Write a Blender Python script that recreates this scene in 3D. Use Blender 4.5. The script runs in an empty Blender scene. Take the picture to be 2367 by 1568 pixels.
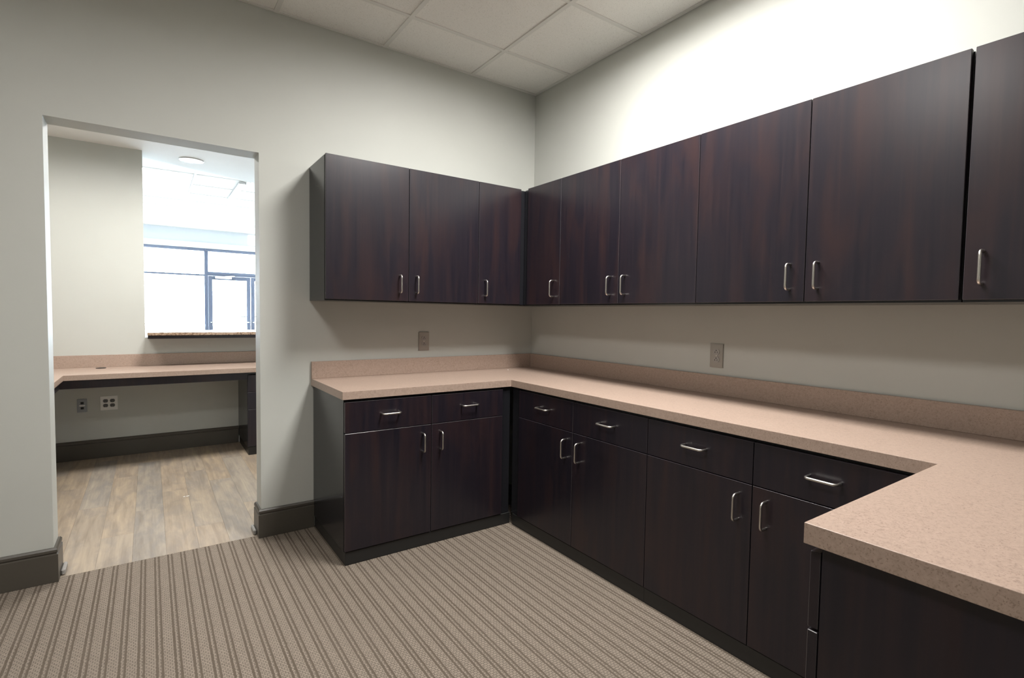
import bpy, bmesh, math, random
from mathutils import Vector, Matrix
random.seed(7)
S = bpy.context.scene
COL = S.collection

# ------------------------------------------------------------------ camera
YAW, PITCH, ROLL = math.radians(-35.0101), math.radians(-2.7189), math.radians(0.9139)
F_PX = 1197.02
fwd = Vector((-math.sin(YAW)*math.cos(PITCH), math.cos(YAW)*math.cos(PITCH), math.sin(PITCH)))
rgt = Vector((math.cos(YAW), math.sin(YAW), 0)); upv = rgt.cross(fwd)
r2 = rgt*math.cos(ROLL)+upv*math.sin(ROLL); u2 = -rgt*math.sin(ROLL)+upv*math.cos(ROLL)
cd = bpy.data.cameras.new('camera'); cam = bpy.data.objects.new('camera', cd); COL.objects.link(cam)
cd.sensor_fit = 'HORIZONTAL'; cd.sensor_width = 36; cd.lens = F_PX/2367*36; cd.clip_start = .05
M = Matrix((r2, u2, -fwd)).transposed().to_4x4(); M.translation = (-2.3476, -3.0982, 1.258)
cam.matrix_world = M
S.camera = cam

# ------------------------------------------------------------------ world, exposure, lamp levels
w = bpy.data.worlds.new('world'); S.world = w; w.use_nodes = True
bg = w.node_tree.nodes['Background']; bg.inputs[0].default_value = (.80, .90, 1, 1); bg.inputs[1].default_value = 45.0
S.view_settings.view_transform = 'Standard'; S.view_settings.look = 'None'
S.view_settings.exposure = 0.0; S.view_settings.gamma = 1; S.view_settings.use_curve_mapping = False
P_NEAR = 97.0      # watts of the ceiling troffer by the cabinets
P_MAIN = 30.0      # and of the one over the open carpet
P_FILL = 6.0  # and of the added fill troffer behind the camera, for bounce
P_LOBBY = 15.0
P_RECEPT = 41.0
WARM = (1, .98, .95)
COOL = (.80, .90, 1)

# ------------------------------------------------------------------ helpers
def link(o): COL.objects.link(o); return o
def tag(o, label=None, cat=None, group=None, kind=None):
    if label: o['label'] = label
    if cat: o['category'] = cat
    if group: o['group'] = group
    if kind: o['kind'] = kind
    return o
def empty(name, loc=(0, 0, 0), rz=0):
    o = link(bpy.data.objects.new(name, None)); o.location = loc; o.rotation_euler = (0, 0, rz); o.empty_display_size = .1
    return o
def obj(name, bm, mat, parent=None, loc=(0, 0, 0), smooth=False):
    me = bpy.data.meshes.new(name); bmesh.ops.recalc_face_normals(bm, faces=bm.faces[:]); bm.to_mesh(me); bm.free()
    if mat: me.materials.append(mat)
    if smooth:
        for p in me.polygons: p.use_smooth = True
    o = link(bpy.data.objects.new(name, me)); o.location = loc
    if parent: o.parent = parent
    return o
def inst(name, me, parent=None, loc=(0, 0, 0), rot=(0, 0, 0)):
    o = link(bpy.data.objects.new(name, me)); o.location = loc; o.rotation_euler = rot
    if parent: o.parent = parent
    return o
def bx(bm, x0, x1, y0, y1, z0, z1, bev=0):
    vs = [bm.verts.new((x, y, z)) for x in (x0, x1) for y in (y0, y1) for z in (z0, z1)]
    fs = [bm.faces.new([vs[i] for i in q]) for q in ((0, 1, 3, 2), (4, 6, 7, 5), (0, 4, 5, 1), (2, 3, 7, 6), (0, 2, 6, 4), (1, 5, 7, 3))]
    if bev:
        es = list({e for f in fs for e in f.edges})
        bmesh.ops.bevel(bm, geom=es, offset=bev, segments=1, affect='EDGES', profile=.5)
    return bm
def B(*a, bev=0): return bx(bmesh.new(), *a, bev=bev)
def BS(*boxes):
    bm = bmesh.new()
    for b in boxes: bx(bm, *b)
    return bm
def prism(pts, z0, z1, bev=0):
    bm = bmesh.new()
    lo = [bm.verts.new((x, y, z0)) for x, y in pts]; hi = [bm.verts.new((x, y, z1)) for x, y in pts]
    n = len(pts)
    bm.faces.new(lo[::-1]); bm.faces.new(hi)
    for i in range(n): bm.faces.new((lo[i], lo[(i+1) % n], hi[(i+1) % n], hi[i]))
    bmesh.ops.recalc_face_normals(bm, faces=bm.faces[:])
    if bev: bmesh.ops.bevel(bm, geom=bm.edges[:], offset=bev, segments=2, affect='EDGES', profile=.5)
    return bm
def cyl(bm, c, r, h, axis='Z', n=24, r2=None):
    m = Matrix.Translation(c)
    if axis == 'Y': m = m @ Matrix.Rotation(math.pi/2, 4, 'X')
    if axis == 'X': m = m @ Matrix.Rotation(math.pi/2, 4, 'Y')
    bmesh.ops.create_cone(bm, cap_ends=True, segments=n, radius1=r, radius2=r if r2 is None else r2, depth=h, matrix=m)
    return bm
def sweep(poly, profile):
    """poly: 2D points, profile: (offset to the right-hand side of travel, z), mitred, closed section"""
    bm = bmesh.new(); rings = []
    P = [Vector(p) for p in poly]
    for i, p in enumerate(P):
        d0 = (P[i]-P[i-1]).normalized() if i else (P[1]-P[0]).normalized()
        d1 = (P[i+1]-P[i]).normalized() if i < len(P)-1 else d0
        n0 = Vector((d0.y, -d0.x)); n1 = Vector((d1.y, -d1.x)); m = (n0+n1).normalized(); m = m/max(.2, m.dot(n0))
        rings.append([bm.verts.new((p.x+m.x*o, p.y+m.y*o, z)) for o, z in profile])
    k = len(profile)
    for a, b in zip(rings, rings[1:]):
        for j in range(k): bm.faces.new((a[j], a[(j+1) % k], b[(j+1) % k], b[j]))
    bm.faces.new(rings[0]); bm.faces.new(rings[-1][::-1])
    return bm
def tube(path, r, n=10):
    bm = bmesh.new(); rings = []; P = [Vector(p) for p in path]
    for i, p in enumerate(P):
        t = (P[min(i+1, len(P)-1)]-P[max(i-1, 0)]).normalized()
        a = t.cross(Vector((1, 0, 0)));
        if a.length < .01: a = t.cross(Vector((0, 0, 1)))
        a.normalize(); b = t.cross(a)
        rings.append([bm.verts.new(p+(a*math.cos(2*math.pi*j/n)+b*math.sin(2*math.pi*j/n))*r) for j in range(n)])
    for q, s in zip(rings, rings[1:]):
        for j in range(n): bm.faces.new((q[j], q[(j+1) % n], s[(j+1) % n], s[j]))
    bm.faces.new(rings[0][::-1]); bm.faces.new(rings[-1])
    return bm

# ------------------------------------------------------------------ materials
class NT:
    def __init__(s, name, rough=.5, color=(.8, .8, .8), metal=0, spec=.5):
        s.m = bpy.data.materials.new(name); s.m.use_nodes = True; s.t = s.m.node_tree
        s.b = s.t.nodes['Principled BSDF']
        s.b.inputs['Base Color'].default_value = (*color, 1); s.b.inputs['Roughness'].default_value = rough
        s.b.inputs['Metallic'].default_value = metal; s.b.inputs['Specular IOR Level'].default_value = spec
    def n(s, typ, **kw):
        nd = s.t.nodes.new(typ)
        for k, v in kw.items():
            if k.startswith('i_'):
                nd.inputs[int(k[2:])].default_value = v
            else: setattr(nd, k, v)
        return nd
    def l(s, a, b): s.t.links.new(a, b)
    def coord(s, scale=(1, 1, 1), rnd=0):
        tc = s.n('ShaderNodeTexCoord'); mp = s.n('ShaderNodeMapping'); mp.inputs['Scale'].default_value = scale
        src = tc.outputs['Object']
        if rnd:
            oi = s.n('ShaderNodeObjectInfo'); mu = s.n('ShaderNodeVectorMath', operation='MULTIPLY_ADD')
            cb = s.n('ShaderNodeCombineXYZ'); mm = s.n('ShaderNodeMath', operation='MULTIPLY'); mm.inputs[1].default_value = rnd
            s.l(oi.outputs['Random'], mm.inputs[0])
            for i in range(3): s.l(mm.outputs[0], cb.inputs[i])
            ad = s.n('ShaderNodeVectorMath', operation='ADD'); s.l(src, ad.inputs[0]); s.l(cb.outputs[0], ad.inputs[1]); src = ad.outputs[0]
        s.l(src, mp.inputs['Vector']); return mp.outputs[0]
    def noise(s, vec, scale, detail=4, rough=.55, dist=0):
        nd = s.n('ShaderNodeTexNoise'); nd.inputs['Scale'].default_value = scale; nd.inputs['Detail'].default_value = detail
        nd.inputs['Roughness'].default_value = rough; nd.inputs['Distortion'].default_value = dist; s.l(vec, nd.inputs['Vector']); return nd.outputs[0]
    def ramp(s, fac, stops):
        r = s.n('ShaderNodeValToRGB'); el = r.color_ramp.elements
        while len(el) < len(stops): el.new(.5)
        for e, (p, c) in zip(el, stops): e.position = p; e.color = (*c, 1)
        s.l(fac, r.inputs[0]); return r.outputs[0]
    def mix(s, fac, a, b, mode='MIX'):
        m = s.n('ShaderNodeMix', data_type='RGBA', blend_type=mode)
        for sock, v in ((m.inputs[0], fac), (m.inputs[6], a), (m.inputs[7], b)):
            if hasattr(v, 'is_output'): s.l(v, sock)
            else: sock.default_value = v if not isinstance(v, tuple) else (*v, 1)
        return m.outputs[2]
    def math(s, op, a, b=None, c=None):
        m = s.n('ShaderNodeMath', operation=op)
        for i, v in enumerate((a, b, c)):
            if v is None: continue
            if hasattr(v, 'is_output'): s.l(v, m.inputs[i])
            else: m.inputs[i].default_value = v
        return m.outputs[0]
    def col(s, c): s.l(c, s.b.inputs['Base Color'])
    def bump(s, h, strength=.2, dist=.002):
        b = s.n('ShaderNodeBump'); b.inputs['Strength'].default_value = strength; b.inputs['Distance'].default_value = dist
        s.l(h, b.inputs['Height']); s.l(b.outputs[0], s.b.inputs['Normal'])

def flat(name, color, rough=.5, metal=0, spec=.5): return NT(name, rough, color, metal, spec).m
def paint(name, color, rough=.6, amt=.03):
    t = NT(name, rough); v = t.coord()
    n = t.noise(v, 3, 3); c2 = tuple(x*(1-amt) for x in color)
    t.col(t.ramp(n, [(.3, c2), (.7, color)])); t.bump(t.noise(v, 260, 2), .06, .0006); return t.m
def laminate(name):
    t = NT(name, .27); v = t.coord((1, 1, 1), 9)
    mp = t.n('ShaderNodeMapping'); mp.inputs['Scale'].default_value = (48, 48, 1.5); t.l(v, mp.inputs['Vector'])
    g = t.noise(mp.outputs[0], 1.0, 6, .6, .5)
    mp2 = t.n('ShaderNodeMapping'); mp2.inputs['Scale'].default_value = (9, 9, 1.6); t.l(v, mp2.inputs['Vector'])
    g2 = t.noise(mp2.outputs[0], 1.0, 3, .55, .8)
    a = t.ramp(g, [(.30, (.0088, .0078, .0132)), (.55, (.0145, .0110, .0162)), (.78, (.0250, .0150, .0178))])
    c = t.mix(t.ramp(g2, [(.45, (0, 0, 0)), (.75, (.7, .7, .7))]), a, (.0340, .0165, .0160))
    t.col(c)
    t.b.inputs['Roughness'].default_value = .30; return t.m
def counter_mat():
    t = NT('tan_speckled_laminate', .36); v = t.coord()
    mp = t.n('ShaderNodeMapping'); mp.inputs['Scale'].default_value = (1, 1, 1); t.l(v, mp.inputs['Vector'])
    n1 = t.noise(mp.outputs[0], 95, 5, .65, .6); n2 = t.noise(mp.outputs[0], 260, 3, .6); n3 = t.noise(v, 14, 3)
    a = t.ramp(n1, [(.30, (.290, .215, .172)), (.44, (.375, .277, .223)), (.60, (.410, .304, .246)), (.80, (.475, .362, .296))])
    b = t.mix(t.ramp(n2, [(.35, (.9, .9, .9)), (.43, (0, 0, 0))]), a, (.235, .165, .13))
    c = t.mix(t.ramp(n3, [(.35, (0, 0, 0)), (.75, (.35, .35, .35))]), b, (.40, .30, .245)); t.col(c)
    return t.m
def carpet_mat():
    t = NT('striped_carpet', .95, spec=.1); v = t.coord(); sx = t.n('ShaderNodeSeparateXYZ'); t.l(v, sx.inputs[0])
    wob = t.math('MULTIPLY', t.math('SUBTRACT', t.noise(v, 55, 2), .5), .0055)
    x = t.math('ADD', t.math('ADD', sx.outputs[0], 20), wob); P = .0548
    u = t.math('MODULO', x, P)
    def pulse(c, hw): return t.math('SUBTRACT', 1, t.math('SMOOTH_MIN', 1, t.math('MULTIPLY', t.math('ABSOLUTE', t.math('SUBTRACT', u, c)), 1/hw), .4))
    def band(c, hw):
        d = t.math('ABSOLUTE', t.math('SUBTRACT', u, c)); mr = t.n('ShaderNodeMapRange', interpolation_type='SMOOTHSTEP')
        mr.inputs[1].default_value = hw*.7; mr.inputs[2].default_value = hw*1.4; mr.inputs[3].default_value = 1; mr.inputs[4].default_value = 0
        t.l(d, mr.inputs[0]); return mr.outputs[0]
    dark = t.math('MAXIMUM', band(.012, .0036), band(.028, .0036))
    br = t.n('ShaderNodeTexBrick'); br.offset = .5; br.inputs['Scale'].default_value = 1
    br.inputs['Color1'].default_value = (1, 1, 1, 1); br.inputs['Color2'].default_value = (.84, .84, .84, 1); br.inputs['Mortar'].default_value = (.22, .22, .22, 1)
    br.inputs['Mortar Size'].default_value = .0014; br.inputs['Mortar Smooth'].default_value = .6; br.inputs['Brick Width'].default_value = .0137; br.inputs['Row Height'].default_value = .0105
    wv = t.n('ShaderNodeVectorMath', operation='MULTIPLY_ADD'); nz = t.n('ShaderNodeTexNoise'); nz.inputs['Scale'].default_value = 70; t.l(v, nz.inputs['Vector'])
    t.l(nz.outputs[1], wv.inputs[0]); wv.inputs[1].default_value = (.006, .006, 0); t.l(v, wv.inputs[2]); t.l(wv.outputs[0], br.inputs['Vector'])
    f = t.noise(v, 420, 3, .7); lo = t.noise(v, 3, 3)
    base = t.ramp(f, [(.25, (.180, .147, .118)), (.5, (.270, .224, .182)), (.78, (.350, .296, .246))])
    base = t.mix(.75, base, br.outputs[0], 'MULTIPLY')
    c = t.mix(dark, base, t.ramp(f, [(.25, (.086, .067, .050)), (.75, (.132, .106, .082))]))
    c = t.mix(t.ramp(lo, [(.3, (0, 0, 0)), (.8, (.25, .25, .25))]), c, (.19, .16, .13)); t.col(c)
    h = t.math('SUBTRACT', t.math('ADD', br.outputs[1], t.math('MULTIPLY', dark, .9)), t.math('MULTIPLY', f, .8))
    t.bump(t.math('MULTIPLY', h, -1), .5, .003); return t.m
def plank_mat():
    t = NT('weathered_vinyl_plank', .55); v = t.coord((1, 1, 1), 13); oi = t.n('ShaderNodeObjectInfo')
    mp = t.n('ShaderNodeMapping'); mp.inputs['Scale'].default_value = (16, 1.5, 1); t.l(v, mp.inputs['Vector'])
    mp3 = t.n('ShaderNodeMapping'); mp3.inputs['Scale'].default_value = (9, 3.2, 1); t.l(v, mp3.inputs['Vector'])
    n1 = t.noise(mp.outputs[0], 1.4, 5, .6, .5); n2 = t.noise(mp3.outputs[0], 1.3, 4, .6, .6); mp2 = t.n('ShaderNodeMapping'); mp2.inputs['Scale'].default_value = (120, 4, 1); t.l(v, mp2.inputs['Vector']); n3 = t.noise(mp2.outputs[0], 1, 4)
    a = t.ramp(n1, [(.28, (.235, .188, .142)), (.5, (.350, .285, .215)), (.72, (.43, .345, .250))])
    a = t.mix(t.ramp(n2, [(.44, (0, 0, 0)), (.62, (.55, .55, .55)), (.78, (.8, .8, .8))]), a, (.235, .205, .178))
    tint = t.ramp(oi.outputs['Random'], [(0, (.90, .95, 1.02)), (.22, (.98, .97, .96)), (.5, (1.04, 1.0, .94)), (.8, (1.0, .97, .94)), (1, (.95, .96, .97))])
    a = t.mix(1, a, tint, 'MULTIPLY'); a = t.mix(.25, a, t.ramp(n3, [(.3, (.4, .4, .4)), (.7, (1, 1, 1))]), 'MULTIPLY'); t.col(a)
    t.bump(n3, .05, .0005); return t.m
def tile_mat():
    t = NT('mineral_ceiling_tile', .9, spec=.2); v = t.coord((1, 1, 1), 5)
    f = t.noise(v, 230, 3, .7); n = t.noise(v, 75, 2)
    a = t.ramp(f, [(.30, (.44, .42, .38)), (.40, (.88, .86, .82)), (.8, (.92, .90, .86))]); c = t.mix(t.ramp(n, [(.35, (0, 0, 0)), (.8, (.3, .3, .3))]), a, (.85, .83, .79)); t.col(c)
    t.bump(f, .35, .0015); return t.m
def granite_mat():
    t = NT('speckled_granite', .2); v = t.coord(); f = t.noise(v, 90, 4, .75)
    t.col(t.ramp(f, [(.32, (.03, .022, .018)), (.45, (.22, .14, .09)), (.58, (.45, .34, .25)), (.72, (.12, .08, .06))])); return t.m
def brushed(name, c=(.66, .63, .59), rough=.32):
    t = NT(name, rough, c, 1); v = t.coord((1, 1, 60)); t.bump(t.noise(v, 30, 2), .05, .0003); return t.m
def emit(name, c, s):
    t = NT(name, .5, (.9, .9, .9)); t.b.inputs['Emission Color'].default_value = (*c, 1); t.b.inputs['Emission Strength'].default_value = s; return t.m
def glass_mat():
    m = bpy.data.materials.new('clear_window_glass'); m.use_nodes = True; t = m.node_tree; t.nodes.clear()
    o = t.nodes.new('ShaderNodeOutputMaterial'); mx = t.nodes.new('ShaderNodeMixShader'); tr = t.nodes.new('ShaderNodeBsdfTransparent'); gl = t.nodes.new('ShaderNodeBsdfGlossy')
    gl.inputs['Roughness'].default_value = .02; tr.inputs[0].default_value = (.95, .98, 1, 1); mx.inputs[0].default_value = .06
    t.links.new(tr.outputs[0], mx.inputs[1]); t.links.new(gl.outputs[0], mx.inputs[2]); t.links.new(mx.outputs[0], o.inputs[0]); return m

M_WALL = paint('sage_wall_paint', (.520, .528, .492), .62)
M_JAMB = M_WALL
M_WHITE = paint('white_ceiling_paint', (.80, .80, .78), .7)
M_LAM = laminate('espresso_wood_laminate')
M_EDGE_GLINT = flat('espresso_edge_glint', (.050, .044, .050), .26)  # lighter, glossier bevel colour paints the highlight along door edges
M_CARC = flat('dark_carcass_laminate', (.014, .014, .017), .22)
M_KICK = flat('black_rubber_base', (.016, .016, .016), .42)
M_CTR = counter_mat(); M_CARP = carpet_mat(); M_PLANK = plank_mat(); M_TILE = tile_mat(); M_GRAN = granite_mat()
M_TEE = flat('ceiling_tee_paint', (.76, .745, .705), .5)
M_BASE = paint('taupe_base_paint', (.075, .066, .054), .38, .08)
M_METAL = brushed('brushed_nickel'); M_STEEL = brushed('stainless_cover_plate', (.40, .38, .35), .42)
M_DARK = flat('dark_slot', (.01, .01, .01), .6); M_DEV = flat('grey_receptacle', (.36, .34, .32), .4)
M_WPL = flat('white_plastic', (.80, .79, .76), .4); M_GPL = flat('grey_plastic', (.30, .32, .34), .4)
M_BRZ = flat('dark_bronze_aluminium', (.11, .125, .17), .35, .4)
M_GLASS = glass_mat()
M_SLAB = flat('subfloor_grey', (.2, .19, .18), .9)
M_LOBF = paint('pale_lobby_tile', (.55, .53, .50), .4)
M_GRND = paint('pale_concrete_paving', (.6, .6, .58), .9)
M_LENS = emit('troffer_lens', (1, .95, .85), 3.0)
M_LOUV = flat('white_enamel', (.55, .54, .52), .35)
M_CAN = emit('can_lens', (1, .98, .95), 12.0)
M_TROFL = emit('lobby_troffer_lens', (.95, .98, 1), 5.0)

# ------------------------------------------------------------------ dimensions
H = 2.865; GX, GY, T = -.5474, -.3998, .6096
XL, YN = -4.30, -5.10                     # far ends of the workroom
TW = .14                                  # partition thickness
JL, JR, JH = -2.722, -1.855, 2.1034       # doorway
Y2 = 2.40; HC = 2.605                     # reception back wall, reception ceiling
YF = 9.10                                 # storefront

# ------------------------------------------------------------------ structure: workroom
def struct(name, bm, m, parent=None, loc=(0, 0, 0)):
    o = obj(name, bm, m, parent, loc)
    if not parent: o['kind'] = 'structure'
    return o
floor = struct('floor', B(XL-.1, .1, YN-.1, .03, -.03, 0), M_CARP)
tag(floor, 'taupe carpet with paired dark stripes in the cabinet room')
wb = struct('wall_back', BS((XL-.1, JL, 0, TW, 0, 3.05), (JR, .14, 0, TW, 0, 3.05), (JL, JR, 0, TW, JH, 3.05)), M_WALL)
struct('wall_right', B(0, .14, YN-.1, -.0005, 0, 3.05), M_WALL)
struct('wall_left', B(XL-.14, XL, YN-.1, -.0005, 0, 3.05), M_WALL)
struct('wall_front', B(XL, -.0005, YN-.14, YN, 0, 3.05), M_WALL)

# baseboards: body with a routed cap
PROF = [(0, .001), (.016, .001), (.016, .128), (.0105, .131), (.0105, .1355), (.0145, .139), (.0145, .1500), (.0085, .1575), (0, .1575)]
def baseboard(name, poly, label):
    o = obj(name, sweep(poly, PROF), M_BASE); tag(o, label, kind='structure'); return o
baseboard('baseboard_back', [(XL+.02, -.0003), (JL+.0003, -.0003), (JL+.0003, TW)], 'dark taupe baseboard turning into the left side of the doorway')
baseboard('baseboard_back', [(JR-.0003, TW), (JR-.0003, -.0003), (-1.5770, -.0003)], 'short dark taupe baseboard between the doorway and base cabinet')
baseboard('baseboard_left', [(XL+.0003, YN+.02), (XL+.0003, -.02)], 'dark taupe baseboard along the side wall')
# shoe blocks at the inner end of the jamb bases
for x, s in ((JL+.017, 1), (JR-.017, -1)):
    bm = bmesh.new(); bx(bm, min(x, x+s*.016), max(x, x+s*.016), .045, .145, .0005, .028, bev=.005)
    tag(obj('shoe_molding', bm, flat('grey_shoe_paint', (.30, .29, .275), .45)), 'short taupe shoe molding stub at the foot of the %s' % ('longer doorway wall' if s > 0 else 'doorway side next to the base cabinet'), 'molding', 'shoe molding stubs in the doorway')

# suspended ceiling: slab, tees and lay-in tiles
def hang(slab, x0, x1, y0, y1, gx, gy, skip, z=H, mt=M_TILE, me_tee=M_TEE):
    xs = [x1]; g = gx
    while g > x0+.02:
        if g < x1: xs.append(g)
        g -= T
    xs.append(x0); ys = [y1]; g = gy
    while g > y0+.02:
        if g < y1: ys.append(g)
        g -= T
    ys.append(y0); cache = {}
    hw = .012
    for x in xs[1:-1]: obj('main_tee', B(-hw, hw, y0-x*0, y1, -.003, .02), me_tee, slab, (x, 0, z))
    for j, y in enumerate(ys[1:-1], 1):
        for i in range(len(xs)-1):
            if (i, j) in skip and (i, j-1) in skip: continue
            obj('cross_tee', B(xs[i+1]+(hw if i < len(xs)-2 else 0), xs[i]-(hw if i else 0), -hw, hw, -.0024, .018), me_tee, slab, (0, y, z))
    for bmn in ((x0, x1, y1-.022, y1), (x0, x1, y0, y0+.022)): obj('wall_angle', B(*bmn, -.002, .002), me_tee, slab, (0, 0, z))
    for bmn in ((x0, x0+.022, y0, y1), (x1-.022, x1, y0, y1)): obj('wall_angle', B(*bmn, -.0021, .0021), me_tee, slab, (0, 0, z))
    for i in range(len(xs)-1):
        for j in range(len(ys)-1):
            if (i, j) in skip: continue
            ww, dd = round(xs[i]-xs[i+1], 3), round(ys[j]-ys[j+1], 3)
            if (ww, dd) not in cache:
                a, b = ww/2-.006, dd/2-.006
                a2, b2 = a-.0085, b-.0085
                bm = bmesh.new(); bx(bm, -a, a, -b, b, .003, .018); cache[ww, dd] = None
                o = obj('ceiling_tile', bm, mt); cache[ww, dd] = o.data; bpy.data.objects.remove(o)
            inst('ceiling_tile', cache[ww, dd], slab, ((xs[i]+xs[i+1])/2, (ys[j]+ys[j+1])/2, z))
    return xs, ys
ceil = struct('ceiling', B(XL, -.001, YN+.001, -.001, 3.02, 3.05), M_WHITE)
LIGHT_CELLS = {(1, 2, 2): P_NEAR, (4, 3, 1): P_MAIN, (4, 6, 1): P_FILL}      # column, row, tiles long
xs, ys = hang(ceil, XL+.001, -.001, YN+.001, -.001, GX, GY, {(i, j+k) for i, j, n in LIGHT_CELLS for k in range(n)})

# troffers of the workroom (in the ceiling, above the frame; the rear one is added fill)
def troffer(loc, wx, wy, power, color, label, group, lens, spread=178, dp=.085):
    t = empty('ceiling_light', loc); tag(t, label, 'ceiling light', group)
    a, b = wx/2-.004, wy/2-.004; k = .026
    obj('frame', BS((-a, a, -b, -b+k, 0, dp), (-a, a, b-k, b, 0, dp), (-a, -a+k, -b+k, b-k, 0, dp), (a-k, a, -b+k, b-k, 0, dp)), M_LOUV, t)
    obj('lens', B(-a+k, a-k, -b+k, b-k, dp-.012, dp-.006), lens, t)
    ld = bpy.data.lights.new('lamp', 'AREA'); ld.shape = 'RECTANGLE'; ld.size = wx-.07; ld.size_y = wy-.07; ld.energy = power; ld.color = color; ld.spread = math.radians(spread)
    lo = link(bpy.data.objects.new('lamp', ld)); lo.parent = t; lo.location = (0, 0, max(.004, dp-.02))
    return t
names = {(1, 2): 'long recessed ceiling light over the front of the cabinet run', (4, 3): 'square recessed ceiling light over the open carpet',
         (4, 6): 'added square ceiling fill light at the far end of the carpet'}
for (i, j, n), p in LIGHT_CELLS.items():
    troffer(((xs[i]+xs[i+1])/2, (ys[j]+ys[j+n])/2, H-.003), xs[i]-xs[i+1]-.024, ys[j]-ys[j+n]-.024, p, WARM, names[i, j], 'workroom ceiling lights', M_LENS)

# ------------------------------------------------------------------ structure: reception and lobby
RX0, RX1 = -4.05, -.25
fl2 = struct('floor', B(RX0, RX1, .0305, Y2, -.03, -.005), M_SLAB); tag(fl2, 'weathered greige wood plank floor beyond the doorway')
pw = .1440; row = 0; x = -4.05+.03
plank_cache = {}
while x < RX1-.01:
    y = .031-random.choice([0, .31, .55, .78, .95]) if not (-2.75 < x < -1.8) else .031-[.0, .62, .23, .81, .44, .12, .9][row % 7]
    x1 = min(x+pw, RX1)
    while y < Y2-.02:
        ya, yb = max(y, .031), min(y+1.22, Y2-.001)
        if yb-ya > .02:
            key = (round(x1-x, 3), round(yb-ya, 3))
            if key not in plank_cache:
                o = obj('plank', B(-key[0]/2+.0002, key[0]/2-.0002, -key[1]/2+.0002, key[1]/2-.0002, -.005, 0, bev=.0004), M_PLANK); plank_cache[key] = o.data; bpy.data.objects.remove(o)
            inst('plank', plank_cache[key], fl2, ((x+x1)/2, (ya+yb)/2, 0))
        y += 1.22
    x += pw; row += 1
WE = -2.380                               # end of the full-height wall at the pass-through
struct('wall_reception', BS((RX0, WE, Y2, Y2+.14, -.03, HC), (WE, -.60, Y2, Y2+.14, -.03, 1.006), (-.60, RX1, Y2, Y2+.14, -.03, HC)), M_WALL)
struct('wall_reception_left', B(RX0-.1, RX0, TW, Y2+.14, 0, HC), M_WALL)
struct('wall_reception_right', B(RX1, RX1+.1, TW, Y2+.14, 0, HC), M_WALL)
soff = struct('ceiling', prism([(RX0-.1, TW), (RX1+.1, TW), (RX1+.1, 3.55), (-1.411, 3.03), (-1.934, 2.835), (WE-.06, 2.60), (RX0-.1, 2.545)], HC, H-.006), M_WHITE)
tag(soff, 'smooth white lowered ceiling over the reception desk')
baseboard('baseboard_reception', [(RX0+.02, Y2-.0003), (-1.668, Y2-.0003)], 'dark baseboard under the reception desk')

LX0, LX1 = -4.6, 1.9
struct('floor', B(LX0, LX1, Y2+.141, YF+.2, -.03, 0), M_LOBF)
struct('wall_lobby_left', B(LX0-.1, LX0, Y2+.02, YF, 0, 3.05), M_WHITE)
struct('wall_lobby_right', B(LX1, LX1+.1, Y2+.02, YF, 0, 3.05), M_WHITE)
struct('wall_lobby_back', BS((LX0, RX0-.101, Y2+.02, Y2+.14, 0, 3.05), (RX1+.101, LX1, Y2+.02, Y2+.14, 0, 3.05)), M_WHITE)
struct('wall_far', B(LX0, LX1, YF-.02, YF+.15, 2.60, 3.05), paint('pale_grey_paint', (.62, .64, .66), .7))
struct('glare_band', B(LX0, LX1, YF-.045, YF+.15, 2.492, 2.60), M_WHITE)  # white band paints the glare bloom above the glazing
lc = struct('ceiling', B(LX0, LX1, Y2+.2, YF-.02, 3.02, 3.05), M_WHITE)
lgx = -1.875+T*6; lgy = 5.43+T*6
LOB_LIGHTS = {}
lx, ly = hang(lc, LX0+.001, LX1-.001, Y2+.145, YF-.021, lgx, lgy, {(7, 6), (7, 7), (3, 6), (3, 7), (7, 2), (7, 3), (3, 2), (3, 3)})
cells = {'long recessed light panel in the lobby ceiling past the pass-through': (7, 6), 'long recessed lobby light panel hidden past the wall end': (3, 6),
         'long recessed lobby light panel near the glass doors': (7, 2), 'long recessed lobby light panel near the far glazing': (3, 2)}
for lab, (i, j) in cells.items():
    if i+1 < len(lx) and j+2 < len(ly):
        troffer(((lx[i]+lx[i+1])/2, (ly[j]+ly[j+2])/2, H-.003), lx[i]-lx[i+1]-.024, ly[j]-ly[j+2]-.024, P_LOBBY, COOL, lab, 'lobby ceiling lights', M_TROFL, 170, .05)
# slim glowing strip on the lobby ceiling
t = empty('glowing_strip', (-1.367, 4.83, H-.003)); tag(t, 'slim white glowing strip on the lobby ceiling', 'ceiling light')
obj('housing', B(-.04, .04, -.6, .6, -.028, 0, bev=.004), M_LOUV, t); obj('diffuser', B(-.032, .032, -.59, .59, -.034, -.0285, bev=.002), M_TROFL, t)
# recessed can in the soffit
t = empty('recessed_can_light', (-2.017, 2.462, HC)); tag(t, 'round recessed can light in the white soffit', 'ceiling light')
bm = bmesh.new(); n = 40
ring = [[bm.verts.new((r*math.cos(2*math.pi*k/n), r*math.sin(2*math.pi*k/n), z)) for k in range(n)] for r, z in ((.098, -.001), (.098, -.006), (.078, -.008), (.076, -.001))]
for a, b in zip(ring, ring[1:]+ring[:1]):
    for k in range(n): bm.faces.new((a[k], a[(k+1) % n], b[(k+1) % n], b[k]))
obj('trim_ring', bm, M_LOUV, t, smooth=True)
obj('lens', cyl(bmesh.new(), (0, 0, -.003), .0755, .003, n=40), M_CAN, t)
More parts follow.
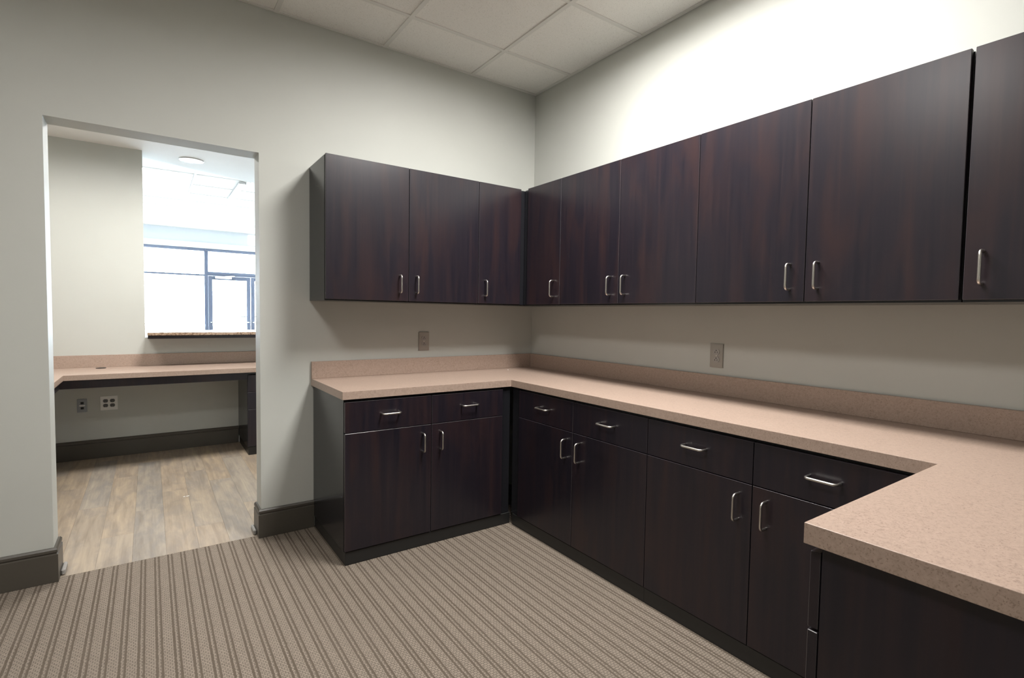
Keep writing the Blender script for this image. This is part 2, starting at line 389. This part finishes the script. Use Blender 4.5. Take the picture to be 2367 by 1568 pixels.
# reception troffer behind the doorway head
troffer((-3.05, 1.30, HC-.0505), .58, .58, P_RECEPT*.45, WARM, 'surface light panel on the reception ceiling by the desk return', 'reception ceiling lights', M_LENS, 177, .05)
troffer((-1.90, 1.28, HC-.0505), .58, .58, P_RECEPT*1.15, WARM, 'surface light panel on the reception ceiling by the desk pedestal', 'reception ceiling lights', M_LENS, 177, .05)

# ------------------------------------------------------------------ storefront
def bar(name, p, *b): return obj(name, B(*b, bev=.003), M_BRZ, p)
def window(name, x0, x1, z0, z1, rails, label):
    o = empty(name, (x0, YF, 0)); tag(o, label, kind='structure')
    W = x1-x0; f = .055
    bar('frame_head', o, 0, W, 0, .09, z1-f, z1); bar('frame_sill', o, 0, W, 0, .09, z0, z0+f)
    bar('frame_stile', o, 0, .034, 0, .09, z0+f, z1-f); bar('frame_stile', o, W-.034, W, 0, .09, z0+f, z1-f)
    zs = [z0+f]
    for z, h in rails: bar('rail', o, .034, W-.034, .005, .085, z-h/2, z+h/2); zs += [z-h/2, z+h/2]
    zs.append(z1-f)
    for a, b in zip(zs[::2], zs[1::2]): obj('pane', B(.034, W-.034, .04, .046, a, b), M_GLASS, o)
window('window_1', LX0, -3.02, 0, 2.491, [(1.955, .045), (.965, .02)], 'tall glazed storefront bay hidden past the wall end')
window('window_2', -3.018, -1.391, 0, 2.491, [(1.955, .035), (.965, .016)], 'tall storefront bay beside the glass doors')
window('window_3', -1.390, .205, 1.975, 2.491, [], 'transom window above the glass doors')
window('window_4', .206, LX1, 0, 2.491, [(1.955, .045), (.965, .02)], 'tall storefront bay on the far side of the glass doors')
def gdoor(name, x0, x1, hinge, label):
    o = empty(name, (x0, YF+.02, 0)); tag(o, label, kind='structure'); W = x1-x0; s = .075
    bar('stile', o, .003, s, 0, .045, .01, 1.945); bar('stile', o, W-s, W-.003, 0, .045, .01, 1.945)
    bar('top_rail', o, s, W-s, 0, .045, 1.870, 1.945); bar('bottom_rail', o, s, W-s, 0, .045, .01, .26)
    obj('pane', B(s, W-s, .02, .026, .26, 1.870), M_GLASS, o)
    obj('push_bar', tube([(s*.5, 0, 1.0), (s*.5, -.05, 1.0), (W-s*.5, -.05, 1.0), (W-s*.5, 0, 1.0)], .011), M_METAL, o, smooth=True)
    px = W-s*1.6 if hinge == 'L' else s*1.6
    obj('pull_handle', B(px-.06, px+.06, .05, .085, 1.105, 1.135, bev=.006), M_METAL, o)
    c = obj('door_closer', B(.12 if hinge == 'L' else W-.42, .42 if hinge == 'L' else W-.12, -.06, 0, 1.895, 1.945, bev=.006), M_WPL, o)
    obj('closer_arm', tube([(.30, -.03, 1.945), (.42, -.03, 1.957), (.52, .0, 1.960)] if hinge == 'L' else [(W-.3, -.03, 1.945), (W-.42, -.03, 1.957), (W-.52, 0, 1.960)], .008), M_WPL, c)
bm = bmesh.new(); bx(bm, -1.357, .17, YF, YF+.09, 1.948, 1.974); bx(bm, -1.390, -1.357, YF, YF+.09, 0, 1.974); bx(bm, .17, .205, YF, YF+.09, 0, 1.974)
struct('trim_2', bm, M_BRZ)
gdoor('door_1', -1.356, -.580, 'L', 'dark framed glass door leaf beside the tall glazed bay')
gdoor('door_2', -.578, .169, 'R', 'second dark framed glass door leaf of the pair')
o = obj('bright_patch', B(-.63, -.34, YF-.055, YF-.0205, 2.622, 2.83, bev=.004), emit('white_glow', (1, 1, 1), 1.2)); tag(o, 'added white glowing patch for window brightness high on the wall above the glass doors', 'bright patch')  # added glowing box imitating a patch of window brightness
struct('ground', B(-30, 30, YF+.201, 45, -.08, -.03), M_GRND)

# ------------------------------------------------------------------ pulls
def pull_mesh():
    r, h, L, c = .0046, .033, .0965, .014
    pts = [(0, 0, -L/2), (0, -(h-c), -L/2)]
    for k in range(1, 6):
        a = math.pi/2*k/6; pts.append((0, -(h-c)-c*math.sin(a), -L/2+c-c*math.cos(a)))
    pts.append((0, -h, -L/2+c)); pts.append((0, -h, L/2-c))
    for k in range(1, 6):
        a = math.pi/2*k/6; pts.append((0, -h+c-c*math.cos(a), L/2-c+c*math.sin(a)))
    pts += [(0, -(h-c), L/2), (0, 0, L/2)]
    o = obj('handle', tube(pts, r, 12), M_METAL, smooth=True); me = o.data; bpy.data.objects.remove(o); return me
PULL = pull_mesh()
def front(name, parent, x0, x1, z0, z1, yf, hx=None, hz=None, horiz=False, th=.0185):
    """door or drawer front whose outer face stands at local y = yf"""
    cx, cz = (x0+x1)/2, (z0+z1)/2
    o = obj(name, B(-(x1-x0)/2, (x1-x0)/2, 0, th, -(z1-z0)/2, (z1-z0)/2, bev=.0012), M_LAM, parent, (cx, yf, cz))
    o.data.materials.append(M_EDGE_GLINT)
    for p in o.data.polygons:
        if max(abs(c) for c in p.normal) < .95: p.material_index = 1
    if hx is not None:
        inst('handle', PULL, o, (hx-cx, 0, hz-cz), (0, math.pi/2, 0) if horiz else (0, 0, 0))
    return o
def carcass(parent, w, d, z0, z1, t=.018):
    bm = BS((0, t, -d, -.002, z0, z1), (w-t, w, -d, -.002, z0, z1), (t, w-t, -d, -.002, z0, z0+t), (t, w-t, -d, -.002, z1-t, z1), (t, w-t, -.012, -.002, z0+t, z1-t))
    return obj('carcass', bm, M_CARC, parent)
G = .0017
# ------------------------------------------------------------------ wall cabinets
ZB, ZT = 1.3242, 2.0732; UD, UF = .3060, .3265
def wall_cab(loc, rz, w, doors, label, filler=None, gl=G, gr=G):
    """doors: (x0, x1, side of the pull) measured along the front"""
    t = empty('wall_cabinet', loc, rz); tag(t, label, 'cabinet', 'wall cabinets')
    carcass(t, w, UD, ZB-.007, ZT-.004)
    for k, (a, b, side) in enumerate(doors):
        ga = gl if k == 0 else G; gb = gr if k == len(doors)-1 else G
        hx = b-.0555 if side == 'R' else a+.0465
        front('door', t, a+ga, b-gb, ZB, ZT, -UF, hx, 1.419)
    if filler: obj('filler_strip', B(filler[0], filler[1], -UD-.012, -UD, ZB-.002, ZT-.006), M_CARC, t)
    return t
R90 = -math.pi/2
wall_cab((-1.5954, 0, 0), 0, .9271, [(0, .4642, 'R'), (.4642, .9271, 'L')], 'two-door dark wood wall cabinet next to the doorway')
wall_cab((-.6683, 0, 0), 0, .6663, [(0, .3211, 'L')], 'narrow one-door dark wall cabinet in the corner on the doorway wall', (.3215, .3590))
wall_cab((0, -.3200, 0), R90, .3820, [(.0475, .3820, 'R')], 'narrow one-door dark wall cabinet in the corner on the long wall', (.008, .0470))
wall_cab((0, -.7020, 0), R90, .9485, [(0, .4756, 'R'), (.4756, .9485, 'L')], 'two-door dark wood wall cabinet above the outlet on the long wall')
wall_cab((0, -1.6505, 0), R90, .9322, [(0, .4738, 'R'), (.4738, .9322, 'L')], 'two-door dark wood wall cabinet next to the one-door end cabinet on the long wall', None, G, .0030)
wall_cab((0, -2.5860, 0), R90, .4650, [(0, .4650, 'L')], 'one-door dark wood wall cabinet at the open end of the long row', None, .0035)

# ------------------------------------------------------------------ base cabinets
ZD, ZM, ZK, BDP, BF = .8167, .6620, .0700, .5695, .5900; ZC, TC = .8704, .0406
def base_cab(loc, rz, w, cols, label, fillers=(), kick=None, body0=0, body1=None):
    t = empty('base_cabinet', loc, rz); tag(t, label, 'cabinet', 'base cabinets')
    c = carcass(t, (body1 or w)-body0, BDP, ZK-.002, ZC-TC); c.location.x = body0
    for k, (a, b, side) in enumerate(cols):
        front('drawer', t, a+G, b-G, ZM+G, ZD, -BF, (a+b)/2, .7465, True)
        front('door', t, a+G, b-G, ZK+.002, ZM-G, -BF, b-.0525 if side == 'R' else a+.0525, .5685)
    for a, b in fillers: obj('filler_strip', B(a, b, -BDP-.010, -BDP, ZK, ZC-TC-.001), M_CARC, t)
    k0, k1 = kick or (0, w)
    obj('toe_kick', B(k0, k1, -BDP-.014, -.012, .0006, ZK-.0025, bev=.002), M_KICK, t)
    return t
base_cab((-1.5765, 0, 0), 0, .9850, [(0, .4664, 'R'), (.4664, .9289, 'L')], 'dark wood base cabinet with exposed end panel next to the doorway', [(.9300, .9850)], (.004, .9940))
base_cab((0, -.5960, 0), R90, 1.0258, [(.0739, .5461, 'R'), (.5461, 1.0258, 'L')], 'dark wood base cabinet on the long wall starting at the inside corner', [(.0000, .0730)], (.0125, 1.0258))
base_cab((0, -1.6218, 0), R90, 1.0070, [(0, .4792, 'R'), (.4792, .9560, 'L')], 'dark wood base cabinet on the long wall running up to the counter leg', [(.9570, 1.0070)], (0, 1.0070))
# counter leg: cabinet whose fronts face the doorway wall, end panel towards the carpet
PF = -2.6310
t = empty('base_cabinet', (-.600, PF-BF, 0), math.pi); tag(t, 'dark base cabinet under the counter leg showing its flat end panel', 'cabinet', 'base cabinets')
w_ = .710
carcass(t, w_-.019, BDP, ZK-.002, ZC-TC)
front('drawer', t, .02, .355-G, ZM+G, ZD-.003, -BF, .19, .7465, True); front('drawer', t, .355+G, w_, ZM+G, ZD-.003, -BF, .53, .7465, True)
front('door', t, .02, .355-G, ZK+.002, ZM-.004, -BF, .355-.0525, .5685); front('door', t, .355+G, w_, ZK+.002, ZM-.004, -BF, .355+.0525, .5685)
obj('end_panel', B(w_-.0185, w_, -BDP+.0002, -.002, .0006, ZC-TC-.001, bev=.001), M_LAM, t)
obj('toe_kick', B(0, w_-.02, -BDP+.05, -.012, .0006, ZK-.0025), M_KICK, t)
# blind box closing the leg's corner at the wall
t = empty('base_cabinet', (0, -2.6310, 0), R90); tag(t, 'plain blind corner cabinet where the counter leg meets the long wall', 'cabinet', 'base cabinets')
obj('carcass', BS((0, .018, -.598, -.002, ZK, ZC-TC), (.018, .588, -.598, -.58, ZK, ZC-TC), (.57, .588, -.58, -.002, ZK, ZC-TC), (.018, .57, -.58, -.002, ZK, ZK+.018)), M_CARC, t)
obj('toe_kick', B(.01, .58, -.59, -.012, .0006, ZK-.0025), M_KICK, t)

# ------------------------------------------------------------------ countertop
DC = .5965; XB = -1.5891; YP = -2.6255; XP = -1.3283; YE = YP-.625
ct = empty('countertop', (0, 0, ZC-TC)); tag(ct, 'continuous U-shaped pinkish tan laminate countertop with backsplash on the base cabinets', 'countertop')
obj('worktop', prism([(XB, -.001), (XB, -DC), (-DC, -DC), (-DC, YP), (XP, YP), (XP, YE), (-.001, YE), (-.001, -.001)], .0004, TC, .0012), M_CTR, ct)
obj('backsplash', B(XB, -.021, -.0205, -.001, TC+.0002, .1390, bev=.001), M_CTR, ct)
obj('backsplash', B(-.0205, -.001, YE, -.001, TC+.0002, .1390, bev=.001), M_CTR, ct)
o = obj('glint_dot', cyl(bmesh.new(), (0, 0, .002), .0035, .004, n=12), M_WPL, None, (-.308, -.143, ZC+.0002)); tag(o, 'tiny white dot painting a glint on the tan countertop by the corner', 'glint')  # white dot standing in for a glint on the worktop

# ------------------------------------------------------------------ outlets
def duplex(loc, rz, label, plate, dev, cols=1, w=.0745, h=.121):
    t = empty('outlet', loc, rz); tag(t, label, 'outlet')
    bm = bmesh.new(); bx(bm, -w/2, w/2, -.006, -.0004, -h/2, h/2)
    bmesh.ops.bevel(bm, geom=[e for e in bm.edges if all(v.co.y < -.005 for v in e.verts)], offset=.0025, segments=2, affect='EDGES')
    p = obj('cover_plate', bm, plate, t)
    for cx in ([0] if cols == 1 else [-.023, .023]):
        for s in (1, -1):
            bm = cyl(bmesh.new(), (0, 0, 0), .0172, .003, 'Y', 28)
            for v in bm.verts: v.co.z = max(-.0142, min(.0142, v.co.z))
            r = obj('receptacle', bm, dev, t, (cx, -.0068, s*.0195))
            d = -.0018
            obj('slot', B(-.0078, -.0052, d, d+.002, -.0065, .0015), M_DARK, r); obj('slot', B(.0050, .0072, d, d+.002, -.0065, .0015), M_DARK, r)
            obj('ground_hole', cyl(bmesh.new(), (0, d+.001, .0068), .0027, .002, 'Y', 14), M_DARK, r)
        obj('screw', cyl(bmesh.new(), (cx, -.0066, 0), .0032, .0016, 'Y', 14), M_METAL, t)
    return t
duplex((-.8825, 0, 1.074), 0, 'metal duplex outlet under the wall cabinets on the doorway wall', M_STEEL, M_DEV)
duplex((0, -1.555, 1.0665), R90, 'metal duplex outlet under the wall cabinets on the long wall', M_STEEL, M_DEV)
duplex((-2.637, Y2, .458), 0, 'white four-socket outlet on the wall under the reception desk', M_WPL, flat('dark_receptacle', (.10, .10, .10), .4), 2, .116, .118)
t = empty('data_plate', (-2.812, Y2, .450)); tag(t, 'grey two-port data plate on the wall under the reception desk', 'wall plate')
obj('cover_plate', B(-.032, .032, -.006, -.0004, -.055, .055, bev=.0015), M_GPL, t)
obj('jack', B(-.010, .010, -.0085, -.0062, .012, .030, bev=.0008), M_DARK, t); obj('jack', B(-.010, .010, -.0085, -.0062, -.030, -.012, bev=.0008), M_DARK, t)
obj('label_strip', B(-.018, .018, -.0078, -.0062, -.005, .005), M_WPL, t)

# ------------------------------------------------------------------ reception furniture
DZ, DT, DF = .765, .040, 1.800
dk = empty('reception_desk', (0, 0, 0)); tag(dk, 'L-shaped tan laminate desk top with black apron against the reception wall', 'desk')
XR = -2.864
obj('desk_top', prism([(RX0+.002, Y2-.002), (RX0+.002, .45), (XR, .45), (XR, DF), (RX1-.003, DF), (RX1-.003, Y2-.002)], DZ-DT, DZ, .0015), M_CTR, dk)
obj('backsplash', B(RX0+.022, RX1-.003, Y2-.0205, Y2-.001, DZ+.0003, .866, bev=.001), M_CTR, dk)
obj('backsplash', B(RX0+.001, RX0+.020, .45, Y2-.002, DZ+.0003, .866, bev=.001), M_CTR, dk)
obj('apron', B(XR-.04, -1.667, DF+.025, DF+.045, .662, DZ-DT-.0003), M_LAM, dk)
obj('apron', B(XR-.045, XR-.025, .47, DF+.024, .662, DZ-DT-.0003), M_LAM, dk)
obj('support_panel', B(RX0+.02, XR-.05, .47, .49, .001, DZ-DT-.0003), M_LAM, dk)
gr = obj('grommet', cyl(cyl(bmesh.new(), (0, 0, .0015), .034, .003, n=28), (0, 0, .003), .026, .002, n=28), M_DARK, dk, (-2.678, 2.275, DZ+.0003))
t = empty('pedestal_cabinet', (-1.6650, Y2, 0)); tag(t, 'dark pedestal cabinet under the reception desk', 'cabinet')
carcass(t, .46, Y2-DF-.05, ZK, DZ-DT-.001)
for z0, z1 in ((.08, .40), (.403, .55), (.553, .70)): front('drawer', t, .002, .458, z0, z1, -(Y2-DF-.05)-.0205, .23, (z0+z1)/2+.03, True)
obj('toe_kick', B(.006, .454, -(Y2-DF-.05)-.004, -.02, .0006, ZK-.002), M_KICK, t)
lg = empty('transaction_ledge', (0, 0, 1.0065)); tag(lg, 'speckled granite transaction ledge over the half wall', 'ledge')
obj('granite_slab', B(-2.366, -.605, 2.14, 2.70, .028, .054, bev=.003), M_GRAN, lg)
obj('subtop', B(-2.362, -.61, 2.155, 2.68, .0002, .0278, bev=.001), M_LAM, lg)
sc = obj('white_fleck', BS((-.016, -.004, -.005, .005, 0, .0008), (.002, .018, -.005, .006, 0, .0008)), M_WPL, None, (-2.163, .957, .0004)); tag(sc, 'tiny white fleck on the plank floor', 'scrap')  # two tiny flat white pieces on the planks
